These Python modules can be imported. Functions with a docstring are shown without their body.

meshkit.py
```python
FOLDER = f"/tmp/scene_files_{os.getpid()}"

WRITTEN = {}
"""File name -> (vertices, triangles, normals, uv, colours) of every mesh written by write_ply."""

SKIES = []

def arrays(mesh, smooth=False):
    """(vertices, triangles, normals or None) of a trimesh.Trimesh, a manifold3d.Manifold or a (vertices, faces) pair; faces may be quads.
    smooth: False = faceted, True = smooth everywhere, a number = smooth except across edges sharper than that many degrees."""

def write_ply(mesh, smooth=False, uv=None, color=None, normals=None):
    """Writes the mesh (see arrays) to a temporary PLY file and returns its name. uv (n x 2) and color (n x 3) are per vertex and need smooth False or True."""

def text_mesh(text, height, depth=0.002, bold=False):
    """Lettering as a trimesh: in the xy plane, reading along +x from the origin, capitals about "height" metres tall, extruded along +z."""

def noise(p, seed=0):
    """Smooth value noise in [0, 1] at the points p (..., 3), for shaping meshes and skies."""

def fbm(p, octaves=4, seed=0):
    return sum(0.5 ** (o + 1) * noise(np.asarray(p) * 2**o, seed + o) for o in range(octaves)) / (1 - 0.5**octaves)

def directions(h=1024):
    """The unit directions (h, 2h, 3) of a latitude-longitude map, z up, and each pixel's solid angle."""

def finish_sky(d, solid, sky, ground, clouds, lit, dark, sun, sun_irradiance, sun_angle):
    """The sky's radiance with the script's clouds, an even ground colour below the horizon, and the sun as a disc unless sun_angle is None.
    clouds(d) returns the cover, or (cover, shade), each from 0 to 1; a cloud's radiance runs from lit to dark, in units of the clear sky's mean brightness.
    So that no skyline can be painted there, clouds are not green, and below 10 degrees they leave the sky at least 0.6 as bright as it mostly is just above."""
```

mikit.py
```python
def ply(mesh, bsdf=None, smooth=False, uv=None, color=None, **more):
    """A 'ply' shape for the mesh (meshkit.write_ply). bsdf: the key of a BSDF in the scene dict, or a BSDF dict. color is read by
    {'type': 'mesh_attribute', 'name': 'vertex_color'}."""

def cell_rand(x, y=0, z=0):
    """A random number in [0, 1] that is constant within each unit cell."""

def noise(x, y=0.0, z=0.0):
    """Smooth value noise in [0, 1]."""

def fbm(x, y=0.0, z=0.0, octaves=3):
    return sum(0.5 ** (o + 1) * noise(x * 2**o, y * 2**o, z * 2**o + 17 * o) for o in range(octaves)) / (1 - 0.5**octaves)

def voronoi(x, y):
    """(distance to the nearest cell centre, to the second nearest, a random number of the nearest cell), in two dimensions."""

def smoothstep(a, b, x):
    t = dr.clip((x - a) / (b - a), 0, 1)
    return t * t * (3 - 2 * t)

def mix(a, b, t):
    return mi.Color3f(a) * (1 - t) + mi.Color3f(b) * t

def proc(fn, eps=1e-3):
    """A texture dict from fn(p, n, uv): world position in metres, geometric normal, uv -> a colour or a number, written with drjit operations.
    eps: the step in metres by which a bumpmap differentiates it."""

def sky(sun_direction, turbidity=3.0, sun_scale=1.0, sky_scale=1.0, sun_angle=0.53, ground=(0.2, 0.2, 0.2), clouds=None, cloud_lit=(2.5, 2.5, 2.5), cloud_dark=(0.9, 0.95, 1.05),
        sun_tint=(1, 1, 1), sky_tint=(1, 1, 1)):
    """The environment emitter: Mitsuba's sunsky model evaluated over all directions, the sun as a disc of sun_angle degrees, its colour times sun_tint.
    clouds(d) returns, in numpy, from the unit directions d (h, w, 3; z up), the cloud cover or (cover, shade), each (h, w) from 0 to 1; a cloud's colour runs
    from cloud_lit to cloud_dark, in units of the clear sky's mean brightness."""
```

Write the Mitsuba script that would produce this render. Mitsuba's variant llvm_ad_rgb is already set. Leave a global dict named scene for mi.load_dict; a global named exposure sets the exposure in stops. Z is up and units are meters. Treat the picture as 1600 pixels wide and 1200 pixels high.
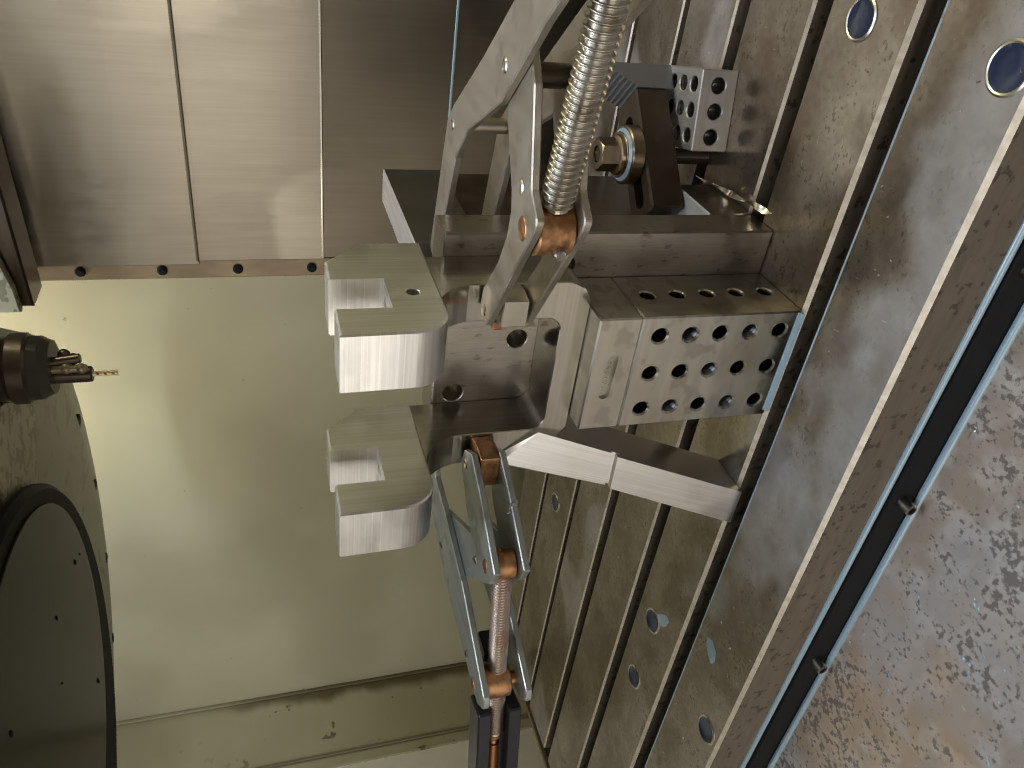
import math, random
import numpy as np, trimesh, manifold3d, drjit as dr, mitsuba as mi
from shapely.geometry import Polygon, Point, LineString
from shapely.ops import unary_union
import mikit, meshkit
from mikit import proc, noise, fbm, voronoi, cell_rand, smoothstep, mix
from manifold3d import Manifold, CrossSection, Mesh

K = 2.0 / 3.0            # drawing units -> metres
T = mi.ScalarTransform4f
scene, labels = {}, {}
rng = random.Random(7)
exposure = 0.65

# ------------------------------------------------------------------ camera
CAM = np.array([0.3047, -0.4945, 0.4473]) * K
FWD = np.array([-0.5634, 0.7705, -0.2981]); UP = np.array([0.8171, 0.5731, -0.0629])
scene['camera'] = {'type': 'perspective', 'fov': 65.4896, 'fov_axis': 'x', 'near_clip': 0.01, 'far_clip': 60.0,
    'to_world': T().look_at(origin=CAM.tolist(), target=(CAM + FWD).tolist(), up=UP.tolist())}

# ------------------------------------------------------------------ light
AMB, DOOR, LED, WORK, ROOF = (0.04, 0.037, 0.032), (1.2, 1.13, 1.02), (12.5, 14.2, 16.0), (13.0, 11.6, 8.8), (0.88, 0.93, 1.04)
WORK2 = (27.0, 24.5, 18.0)  # radiance of the added lamp at the right
scene['ambient'] = {'type': 'constant', 'radiance': {'type': 'rgb', 'value': list(AMB)}}

def lamp_panel(cx, cy, cz, w, h, aim, rgb):
    """rectangle emitter mesh centred at c facing aim"""
    c = np.array([cx, cy, cz], float); n = np.array(aim, float) - c; n /= np.linalg.norm(n)
    a = np.cross(n, [0, 0, 1.0]); a = a if np.linalg.norm(a) > 1e-3 else np.array([1.0, 0, 0]); a /= np.linalg.norm(a); b = np.cross(a, n)
    v = np.array([c + a * w / 2 * i + b * h / 2 * j for i, j in ((-1, -1), (1, -1), (1, 1), (-1, 1))])
    m = trimesh.Trimesh(v, [[0, 1, 2], [0, 2, 3]], process=False)
    if np.dot(m.face_normals[0], n) < 0: m.invert()
    return (v * K, np.array(m.faces)), n

def lamp(key, label, cat, cx, cy, cz, w, h, aim, rgb):
    (v, f), n = lamp_panel(cx, cy, cz, w, h, aim, rgb)
    scene[key + '__diffuser'] = mikit.ply((v, f), {'type': 'diffuse', 'reflectance': {'type': 'rgb', 'value': [.8, .8, .8]}},
        emitter={'type': 'area', 'radiance': {'type': 'rgb', 'value': list(rgb)}})
    c = v.mean(0); back = c + (v - c) * 1.06 - n * 0.012
    hull = trimesh.convex.convex_hull(np.vstack([back, back - n * 0.03]))
    scene[key + '__housing'] = mikit.ply(hull, 'paint_grey')
    labels[key] = {'label': label, 'category': cat}

# ------------------------------------------------------------------ materials
def rgb(v): return {'type': 'rgb', 'value': list(v)}
def tex(x): return x if isinstance(x, dict) else (rgb(x) if isinstance(x, (tuple, list)) else float(x))
def mat(name, base, rough=0.3, metal=1.0, bump=None, bscale=1.0, **more):
    d = {'type': 'principled', 'base_color': tex(base), 'roughness': tex(rough), 'metallic': metal if isinstance(metal, dict) else float(metal), **more}
    if bump is not None:
        d = {'type': 'bumpmap', 'arbitrary': {**bump}, 'scale': bscale, 'bsdf': d}
    scene[name] = d if 'spec_trans' in more else {'type': 'twosided', 'bsdf': d}

def f3(v): return mi.Color3f(*v)

# T-slot table: side walls are dirty and brown, chamfers are bare, the top is worn and stained
def table_film_glare(p):  # coolant film with pale glare painted in, stronger at right and front
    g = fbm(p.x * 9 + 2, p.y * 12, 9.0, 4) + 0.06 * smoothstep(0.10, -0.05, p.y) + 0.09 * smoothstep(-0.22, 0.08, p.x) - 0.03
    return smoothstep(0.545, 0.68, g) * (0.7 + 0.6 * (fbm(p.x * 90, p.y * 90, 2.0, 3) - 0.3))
def table_col(p, n, uv):
    a = fbm(p.x * 11, p.y * 16, 3.1, 4); b = fbm(p.x * 70, p.y * 90, 1.7, 4); c = fbm(p.x * 330, p.y * 330, 0.0, 3)
    t = dr.clip(0.5 + 1.8 * (a - 0.5) + 0.9 * (b - 0.5), 0, 1)
    top = mix((0.225, 0.180, 0.138), (0.43, 0.385, 0.33), t) * (0.84 + 0.32 * c)
    top = mix(top, (0.20, 0.15, 0.11), smoothstep(0.54, 0.74, fbm(p.x * 26, p.y * 34, 6.0, 4)) * 0.5)
    top = mix(top, (0.12, 0.095, 0.07), smoothstep(0.60, 0.78, fbm(p.x * 420, p.y * 560, 4.0, 3)) * 0.6 * smoothstep(.42, .6, b))
    sc = noise(p.x * 90 + p.y * 35, p.y * 1700 - p.x * 600, 0); sd = noise(p.x * 1500 + p.y * 300, p.y * 70, 7)
    top = mix(top, (0.78, 0.75, 0.70), dr.maximum(smoothstep(0.965, 0.99, sc), smoothstep(0.97, 0.99, sd)) * 0.4)
    film_glare = table_film_glare(p)
    top = mix(top, (0.42, 0.43, 0.455), film_glare * 0.55)
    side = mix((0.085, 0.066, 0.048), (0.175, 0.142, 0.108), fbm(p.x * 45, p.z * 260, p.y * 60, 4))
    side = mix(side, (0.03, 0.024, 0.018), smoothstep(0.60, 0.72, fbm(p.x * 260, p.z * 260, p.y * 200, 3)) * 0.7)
    edge = mix((0.50, 0.44, 0.36), (0.72, 0.67, 0.58), fbm(p.x * 300, p.y * 300, 0, 2))
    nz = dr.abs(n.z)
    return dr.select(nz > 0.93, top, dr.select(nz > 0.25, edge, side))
def table_rough(p, n, uv):
    a = fbm(p.x * 8 + 5, p.y * 12, 0.7, 4); b = fbm(p.x * 110, p.y * 110, 0.7, 3)
    return dr.select(dr.abs(n.z) > 0.93, 0.12 + 0.15 * smoothstep(0.42, 0.58, a) + 0.16 * b, 0.42)
def table_metal(p, n, uv): return dr.select(dr.abs(n.z) > 0.2, 0.86 - 0.45 * table_film_glare(p), mi.Float(0.12))
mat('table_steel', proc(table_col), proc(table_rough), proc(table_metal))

def brushed(lo, hi, sx=(4, 4, 4), fine=500.0, spot=None):
    def col(p, n, uv):
        ax, ay = dr.abs(n.x), dr.abs(n.y)
        s = dr.select(ay > 0.6, noise(p.x * 25, p.z * fine, 2), dr.select(ax > 0.6, noise(p.z * 25, p.y * fine, 5), noise(p.x * fine, p.y * 25, 9)))
        g = fbm(p.x * 28, p.y * 28, p.z * 28, 3)
        c = mix(lo, hi, dr.clip(0.55 * s + 0.45 * g, 0, 1))
        if spot is not None:
            c = mix(c, spot, smoothstep(0.56, 0.70, fbm(p.x * 90 + 3, p.y * 90, p.z * 90, 3)) * 0.6)
        return c
    return proc(col)
def rough_var(lo, hi, f=30.0):
    def r(p, n, uv):
        return lo + (hi - lo) * smoothstep(0.3, 0.7, fbm(p.x * f, p.y * f, p.z * f, 3))
    return proc(r)

mat('fork_steel', brushed((0.37, 0.348, 0.298), (0.49, 0.463, 0.405), fine=900), rough_var(0.15, 0.24))
def mill_bump(p, n, uv):
    ay = dr.abs(n.y)
    return dr.select(ay > 0.6, noise(p.x * 4, p.z * 420, 2) * 0.7 + noise(p.x * 30, p.z * 1300, 1) * 0.3, noise(p.x * 200, p.y * 300, 5) * 0.5)
def milled(p, n, uv):
    ax, ay = dr.abs(n.x), dr.abs(n.y)
    b = dr.select(ay > 0.6, noise(p.x * 6, p.z * 480, 2) * .45 + noise(p.x * 30, p.z * 2000, 1) * .55, dr.select(ax > 0.6, noise(p.z * 6, p.y * 300, 5) * .5 + noise(p.z * 9, p.y * 1500, 3) * .5, noise(p.x * 700, p.y * 20, 9)))
    w = dr.select(ay > 0.6, smoothstep(.80, .92, noise(p.x * 9, p.z * 1100, 3)), smoothstep(.93, .97, noise(p.z * 12, p.y * 420, 3)))
    return mix(mix((0.66, 0.64, 0.60), (0.88, 0.86, 0.83), b), (0.96, 0.95, 0.93), w * .6)
def milled_leg(p, n, uv):
    b = noise((p.x * .3 + p.z * .95) * 14, (p.x * .95 - p.z * .3) * 1500, 1)
    return mix((0.70, 0.685, 0.66), (0.84, 0.825, 0.80), b)
mat('leg_steel', proc(milled_leg), rough_var(.26, .36, 60))
mat('milled_steel', proc(milled), rough_var(.26, .40, 60))
mat('block_steel', brushed((0.42, 0.40, 0.345), (0.56, 0.535, 0.47), fine=350, spot=(0.33, 0.31, 0.26)), rough_var(0.22, 0.36, 60))
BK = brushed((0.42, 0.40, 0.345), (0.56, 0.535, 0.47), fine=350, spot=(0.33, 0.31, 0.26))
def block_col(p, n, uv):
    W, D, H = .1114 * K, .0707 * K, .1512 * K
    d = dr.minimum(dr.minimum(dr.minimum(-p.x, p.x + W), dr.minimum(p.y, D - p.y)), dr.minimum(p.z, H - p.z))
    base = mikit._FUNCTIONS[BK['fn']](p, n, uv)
    return mix(base, (0.17, 0.175, 0.20), smoothstep(0.0014, 0.0026, d))  # oily bores, their inner darkness put into the colour by depth
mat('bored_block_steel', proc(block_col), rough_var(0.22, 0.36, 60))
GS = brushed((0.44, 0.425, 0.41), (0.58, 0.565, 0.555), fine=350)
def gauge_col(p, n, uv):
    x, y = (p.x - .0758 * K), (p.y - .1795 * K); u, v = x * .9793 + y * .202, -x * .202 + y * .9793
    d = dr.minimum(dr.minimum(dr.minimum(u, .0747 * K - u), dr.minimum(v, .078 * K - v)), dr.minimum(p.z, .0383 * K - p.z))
    return mix(mikit._FUNCTIONS[GS['fn']](p, n, uv), (0.13, 0.12, 0.11), smoothstep(0.0009, 0.0018, d))  # darkness inside the holes put into the colour
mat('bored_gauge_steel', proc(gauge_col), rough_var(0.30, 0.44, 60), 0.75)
mat('rib_glare_steel', brushed((0.50, 0.48, 0.46), (0.66, 0.64, 0.63), fine=350), rough_var(0.32, 0.46, 60), 0.7)  # paler steel, glare on the ribs put into the colour
def riser_col(p, n, uv): return dr.select(n.z > 0.5, mix((0.60, 0.57, 0.57), (0.70, 0.67, 0.67), noise(p.x * 400, p.y * 30, 1)), mix((0.10, 0.092, 0.078), (0.17, 0.155, 0.13), fbm(p.x * 30, p.y * 30, p.z * 30, 3)))  # bright top and dark sides: reflections put into the colour by normal
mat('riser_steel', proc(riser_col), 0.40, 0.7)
mat('bore', (0.16, 0.17, 0.19), 0.24)
def plate_col(p, n, uv):
    s = noise(p.x * 1100, p.z * 55, 2); g = fbm(p.x * 40, p.y * 40, p.z * 22, 4)
    s2 = noise(p.x * 2300, p.z * 240, 6)
    c = mix((0.235, 0.212, 0.178), (0.375, 0.345, 0.298), dr.clip(0.22 * s + 0.28 * s2 + 0.5 * g, 0, 1))
    return mix(c, (0.15, 0.115, 0.085), smoothstep(0.66, 0.78, fbm(p.x * 420, p.y * 420, p.z * 130, 3)) * 0.7)
mat('angle_steel', proc(plate_col), rough_var(0.28, 0.42, 50))
def base_col(p, n, uv): return dr.select(n.z > 0.7, mix((0.40, 0.40, 0.43), (0.52, 0.53, 0.57), fbm(p.x * 60, p.y * 60, 0, 3)), plate_col(p, n, uv))  # top face: glare on coolant film put into the colour
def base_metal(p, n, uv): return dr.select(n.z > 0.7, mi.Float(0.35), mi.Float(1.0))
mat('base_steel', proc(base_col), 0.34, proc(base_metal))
mat('clamp_steel', brushed((0.38, 0.345, 0.29), (0.53, 0.49, 0.42), fine=220, spot=(0.34, 0.30, 0.25)), rough_var(0.32, 0.44, 80), 0.88)
mat('zinc_steel', brushed((0.27, 0.285, 0.275), (0.40, 0.415, 0.40), fine=200, spot=(.20, .205, .195)), rough_var(0.32, 0.46, 60), 0.75)
def copper_col(p, n, uv):
    g = fbm(p.x * 190, p.y * 190, p.z * 190, 4)
    c = mix((0.30, 0.145, 0.066), (0.52, 0.29, 0.15), smoothstep(0.34, 0.66, g))
    return mix(c, (0.16, 0.08, 0.05), smoothstep(0.58, 0.75, fbm(p.x * 110 + 4, p.y * 110, p.z * 110, 3)) * 0.7)
mat('copper', proc(copper_col), rough_var(0.38, 0.56, 120))
mat('screw_steel', brushed((0.38, 0.35, 0.30), (0.60, 0.57, 0.52), fine=260, spot=(.28, .24, .19)), rough_var(.20, .34, 90))
mat('screw_copper', brushed((0.46, 0.37, 0.31), (0.64, 0.54, 0.47), fine=300, spot=(.42, .27, .18)), 0.38)
def black_col(p, n, uv):
    return mix((0.045, 0.034, 0.024), (0.090, 0.070, 0.050), fbm(p.x * 60, p.y * 60, p.z * 60, 3))
mat('black_oxide', proc(black_col), rough_var(0.24, 0.38, 60), 0.55)
mat('step_steel', (0.26, 0.26, 0.27), 0.36, 0.7)
mat('black_rubber', (0.010, 0.010, 0.011), 0.6, 0.0, specular=0.15)
mat('black_anodised', (0.022, 0.023, 0.028), 0.28, 0.3)
mat('rust_rod', (0.26, 0.11, 0.045), 0.38, 0.7)
mat('paint_grey', (0.30, 0.30, 0.29), 0.5, 0.0)
def panel_col(p, n, uv):
    s = 0.5 * noise(p.x * 420, p.z * 14, 2) + 0.5 * noise(p.x * 1300, p.z * 40, 4); a = fbm(p.x * 9, p.z * 5, 0.0, 4)
    bx = cell_rand(p.x * 9 + 0.35 * noise(p.z * 16, 1, 1), p.z * 7.3, 2)
    c = mix((0.19, 0.163, 0.122), (0.37, 0.328, 0.262), dr.clip(0.25 * s + 0.12 * bx + 0.65 * a, 0, 1))
    return c
def panel_rough(p, n, uv):
    bx = cell_rand(p.x * 11.0 + 0.12 * noise(p.z * 60, 4, 1), p.z * 10 + 0.10 * noise(p.x * 70, 2, 3), 5)
    g = fbm(p.x * 6 + 9, p.z * 6, 2.0, 3) + 0.10 * (fbm(p.x * 160, p.z * 40, 1.0, 3) - 0.5)
    return 0.25 + 0.11 * smoothstep(0.44, 0.56, g)
mat('cover_steel', proc(panel_col), proc(panel_rough), 0.9)
def panel_col_dark(p, n, uv): return panel_col(p, n, uv) * mi.Color3f(0.52, 0.50, 0.47)  # darker copy for the lower sheets, dimmer reflection put into the colour
mat('cover_steel_shaded', proc(panel_col_dark), proc(panel_rough), 0.9)
def flange_col(p, n, uv):
    return mix((0.16, 0.12, 0.075), (0.34, 0.26, 0.17), fbm(p.x * 60, p.y * 60, p.z * 25, 4))
mat('flange_steel', proc(flange_col), 0.4, 0.6)
def green_col(p, n, uv):
    g = fbm(p.x * 5, p.y * 5, p.z * 5, 3)
    c = mix((0.365, 0.345, 0.232), (0.43, 0.412, 0.285), smoothstep(0.35, 0.65, g))
    c = mix(c, (0.10, 0.085, 0.045), smoothstep(0.82, 0.85, fbm(p.x * 110, p.y * 110, p.z * 90, 3)) * 0.5)
    return c
mat('green_paint', proc(green_col), rough_var(0.20, 0.32, 5), 0.0, specular=0.6)
def seam_col(p, n, uv):
    return mix((0.055, 0.042, 0.02), (0.15, 0.12, 0.06), fbm(p.x * 30, p.y * 30, p.z * 12, 3))
mat('grimy_seam', proc(seam_col), 0.5, 0.0)
def side_col(p, n, uv):
    g = green_col(p, n, uv) * mi.Color3f(0.86, 0.82, 0.74)
    d = (0.85 * K - p.y); low = 1 - smoothstep(0.20, 0.52, p.z + 0.12 * (fbm(p.z * 14, 1, 1, 3) - 0.5))
    w = 0.004 + 0.030 * low * fbm(p.z * 22, 4, 2, 4)
    rust = smoothstep(w + 0.016, w * 0.6, d) * (0.25 + 0.75 * low)
    d2 = dr.abs(p.y - 0.652 * K); rust = dr.maximum(rust, smoothstep(0.007, 0.002, d2) * 0.75)
    spots = smoothstep(0.77, 0.81, fbm(p.y * 60, p.z * 55, 3.0, 3)) * low
    return mix(g, (0.105, 0.078, 0.035), dr.maximum(rust, spots * .8))
mat('side_paint', proc(side_col), 0.4, 0.0)
mat('cream_paint', (0.62, 0.59, 0.47), 0.35, 0.0)
def cream_spot(p, n, uv):
    a = smoothstep(0.50, 0.58, fbm(p.x * 130, p.y * 130, p.z * 130, 3))
    return mix((0.30, 0.285, 0.20), (0.17, 0.155, 0.10), a)
mat('spotted_cover', proc(cream_spot), 0.4, 0.0)
def disc_col(p, n, uv):
    c = mix((0.15, 0.142, 0.10), (0.22, 0.21, 0.15), fbm(p.x * 14, p.y * 14, 1, 3))
    return mix(c, (0.12, 0.08, 0.05), smoothstep(0.62, 0.74, fbm(p.x * 60, p.y * 60, 0, 3)) * 0.6)
mat('carousel_paint', proc(disc_col), 0.35, 0.1)
mat('hub_grey', (0.044, 0.044, 0.033), 0.20, 0.0, specular=0.06)
def tray_col(p, n, uv):
    a = fbm(p.x * 9, p.y * 9, 0.5, 4); b = fbm(p.x * 75, p.y * 75, 1.0, 4); c = fbm(p.x * 380, p.y * 380, 2.0, 4)
    col = mix((0.38, 0.315, 0.26), (0.53, 0.48, 0.435), smoothstep(0.38, 0.62, b * 0.5 + a * 0.5))
    col = mix(col, (0.45, 0.31, 0.19), smoothstep(0.52, 0.66, fbm(p.x * 17 + 7, p.y * 17, 2, 4)) * 0.5)
    dens = smoothstep(0.40, 0.60, a)
    spot = smoothstep(-0.02, 0.13, 0.30 * b + 0.70 * c - 0.60 + 0.115 * dens)
    col = mix(col, (0.46, 0.475, 0.51), smoothstep(0.52, 0.66, fbm(p.x * 12 + 3, p.y * 12, 5, 4)) * 0.5)  # bluish film glare painted into the plate colour
    return mix(col, (0.13, 0.11, 0.10), spot * 0.75)
mat('tray_steel', proc(tray_col), rough_var(0.16, 0.36, 16), 0.30, specular=0.7)
mat('coolant', (0.25, 0.35, 0.42), 0.06, 0.0, specular=0.9, clearcoat=1.0, clearcoat_gloss=0.95)  # coolant blue, also used to paint edge highlights
mat('plug_dark', (0.018, 0.027, 0.060), 0.16, 0.0, specular=0.55)
mat('plug_rim', (0.60, 0.57, 0.50), 0.3)
mat('cap_screw_steel', (0.30, 0.28, 0.25), 0.28)
mat('shaving', (0.86, 0.80, 0.70), 0.26)
mat('dark_metal', (0.12, 0.095, 0.07), 0.28, 0.85)
mat('bronze_steel', brushed((0.26, 0.20, 0.14), (0.46, 0.38, 0.28), fine=300), rough_var(.2, .34, 90))
mat('brass_bit', (0.75, 0.60, 0.33), 0.25)

# ------------------------------------------------------------------ helpers
def to_mani(v, f): return Manifold(Mesh(vert_properties=np.asarray(v, np.float32), tri_verts=np.asarray(f, np.uint32)))
def verts(m):
    q = m.to_mesh(); return np.array(q.vert_properties[:, :3], float), np.array(q.tri_verts, int)

def put(key, mesh, bsdf, smooth=30):
    if isinstance(mesh, Manifold): v, f = verts(mesh)
    elif isinstance(mesh, trimesh.Trimesh): v, f = np.array(mesh.vertices), np.array(mesh.faces)
    else:
        v, f = np.asarray(mesh[0], float), np.asarray(mesh[1], int)
        if f.shape[1] == 4: f = np.vstack([f[:, [0, 1, 2]], f[:, [0, 2, 3]]])
    k, i = key, 0
    while k in scene:
        i += 1; k = f'{key}_{i:03d}'
    scene[k] = mikit.ply(trimesh.Trimesh(v * K, f, process=False), bsdf, smooth=smooth)
    return k

def tag(key, label, cat=None, group=None, kind=None):
    d = {'label': label}
    if cat: d['category'] = cat
    if group: d['group'] = group
    if kind: d['kind'] = kind
    labels[key] = d

def numbered(key):
    k, i = key, 0
    while any(s == k or s.startswith(k + '__') for s in scene):
        i += 1; k = f'{key}_{i:03d}'
    return k

def remap(m, axis):
    """a manifold made in (u, v, w): w becomes the axis, (u, v) the other two in order"""
    if axis == 'z': return m
    if axis == 'x': return m.transform(np.array([[0, 0, 1, 0], [1, 0, 0, 0], [0, 1, 0, 0]], float))
    return m.transform(np.array([[1, 0, 0, 0], [0, 0, 1, 0], [0, 1, 0, 0]], float))

def ccw(p):
    p = np.asarray(p, float)
    a = np.sum(p[:, 0] * np.roll(p[:, 1], -1) - np.roll(p[:, 0], -1) * p[:, 1])
    return p if a > 0 else p[::-1]

def prism(poly, axis, a0, a1, c=0.0):
    """a simple polygon extruded along axis, both rims bevelled by c"""
    if isinstance(poly, Polygon): poly = np.array(poly.exterior.coords)[:-1]
    p = ccw(poly)
    keep = [i for i in range(len(p)) if np.linalg.norm(p[i] - p[i - 1]) > 1e-6]
    p = p[keep]; n = len(p)
    if c <= 0:
        m = Manifold.extrude(CrossSection([p]), a1 - a0)
        return remap(m.translate([0, 0, a0]), axis)
    e = np.roll(p, -1, 0) - p; e /= np.linalg.norm(e, axis=1)[:, None]
    nl = np.stack([-e[:, 1], e[:, 0]], 1); pl = np.roll(nl, 1, 0)
    b = nl + pl; b /= np.maximum(1e-9, (b * nl).sum(1))[:, None]
    L = np.linalg.norm(b, axis=1); b = np.where((L > 2)[:, None], b * (2 / L)[:, None], b)
    q = p + b * c
    rings = [(q, a0), (p, a0 + c), (p, a1 - c), (q, a1)]
    v = np.vstack([np.c_[r, np.full(n, z)] for r, z in rings])
    f = []
    for k in range(3):
        for i in range(n):
            j = (i + 1) % n; A, B, C, D = k * n + i, k * n + j, (k + 1) * n + j, (k + 1) * n + i
            f += [[A, B, C], [A, C, D]]
    tri = np.array(manifold3d.triangulate([q.astype(np.float64)]))
    f += (tri[:, ::-1]).tolist() + (tri + 3 * n).tolist()
    m = to_mani(v, f)
    if m.is_empty():
        m = Manifold.extrude(CrossSection([p]), a1 - a0).translate([0, 0, a0])
    return remap(m, axis)

def box(x0, x1, y0, y1, z0, z1, c=0.001):
    if c <= 0: return Manifold.cube([x1 - x0, y1 - y0, z1 - z0]).translate([x0, y0, z0])
    pts = []
    for sx in (0, 1):
        for sy in (0, 1):
            for sz in (0, 1):
                b = np.array([x1 if sx else x0, y1 if sy else y0, z1 if sz else z0]); d = np.array([c * (1 - 2 * sx), c * (1 - 2 * sy), c * (1 - 2 * sz)])
                for k in range(3):
                    q = b + d; q[k] = b[k]; pts.append(q)
    return Manifold.hull_points(np.array(pts))

def cyl(p0, p1, r0, r1=None, seg=40):
    p0, p1 = np.array(p0, float), np.array(p1, float); d = p1 - p0; L = np.linalg.norm(d); z = d / L
    x = np.cross(z, [0, 0, 1] if abs(z[2]) < 0.9 else [1, 0, 0]); x /= np.linalg.norm(x); y = np.cross(z, x)
    m = Manifold.cylinder(L, r0, r0 if r1 is None else r1, seg)
    return m.transform(np.c_[x, y, z, p0])

def revolve(prof, p0, axis, seg=48):
    """profile (r, h) closed, turned about axis from p0"""
    m = Manifold.revolve(CrossSection([ccw(prof)]), seg)
    z = np.array(axis, float); z /= np.linalg.norm(z)
    x = np.cross(z, [0, 0, 1] if abs(z[2]) < 0.9 else [1, 0, 0]); x /= np.linalg.norm(x); y = np.cross(z, x)
    return m.transform(np.c_[x, y, z, np.array(p0, float)])

def bcyl(p0, p1, r, c=0.0008, seg=48):
    L = float(np.linalg.norm(np.array(p1, float) - np.array(p0, float)))
    return revolve([(0, 0), (r - c, 0), (r, c), (r, L - c), (r - c, L), (0, L)], p0, np.array(p1, float) - np.array(p0, float), seg)

def rounded(poly, r, q=6):
    p = Polygon(poly).buffer(0)
    return p.buffer(-r, quad_segs=q).buffer(2 * r, quad_segs=q).buffer(-r, quad_segs=q).simplify(0.00008)

def thread(p0, p1, r, pitch, depth, seg=28, per=6, taper=0.0):
    """a screw: one helical surface, open under its ends' caps"""
    p0, p1 = np.array(p0, float), np.array(p1, float); d = p1 - p0; L = np.linalg.norm(d); z = d / L
    x = np.cross(z, [0, 0, 1] if abs(z[2]) < 0.9 else [1, 0, 0]); x /= np.linalg.norm(x); y = np.cross(z, x)
    n = int(L / pitch * per) + 1
    h = np.linspace(0, L, n)[:, None]; a = np.linspace(0, 2 * np.pi, seg + 1)[None, :-1]
    ph = (h / pitch - a / (2 * np.pi)) % 1.0
    tri = np.abs(2 * ph - 1); prof = np.clip((tri - 0.1) / 0.75, 0, 1)
    rr = r - depth * (1 - prof)
    if taper: rr = rr - np.clip((h - (L - taper)) / taper, 0, 1) * depth * 1.3 - np.clip((taper - h) / taper, 0, 1) * depth * 1.3
    v = p0 + h[..., None] * z + rr[..., None] * (np.cos(a)[..., None] * x + np.sin(a)[..., None] * y)
    v = v.reshape(-1, 3); f = []
    for i in range(n - 1):
        for j in range(seg):
            k = (j + 1) % seg; f.append([i * seg + j, i * seg + k, (i + 1) * seg + k, (i + 1) * seg + j])
    f = np.array(f); f = np.vstack([f[:, [0, 1, 2]], f[:, [0, 2, 3]]]).tolist()
    c0, c1 = len(v), len(v) + 1; v = np.vstack([v, p0, p1])
    for j in range(seg):
        k = (j + 1) % seg; f.append([c0, k, j]); f.append([c1, (n - 1) * seg + j, (n - 1) * seg + k])
    return v, np.array(f)

def union(ms): return Manifold.batch_boolean(list(ms), manifold3d.OpType.Add)

def hole(p, d, depth, r, c=0.0016, threaded=False, seg=36):
    """cutter for a countersunk hole at p on a face with inward direction d"""
    p, d = np.array(p, float), np.array(d, float)
    if threaded:
        prof = [(0, -0.002), (r + c + 0.0004, -0.002), (r + c, 0), (r, c)]
        h, pi = c, 0.0034
        while h + pi < depth:
            prof += [(r - 0.0001, h), (r + 0.0011, h + pi * 0.5), (r - 0.0001, h + pi)]; h += pi
        prof += [(r, depth), (0, depth)]
    else:
        prof = [(0, -0.002), (r + c + 0.0004, -0.002), (r + c, 0), (r, c), (r, depth), (0, depth)]
    return revolve(prof, p, d, seg)

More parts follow.
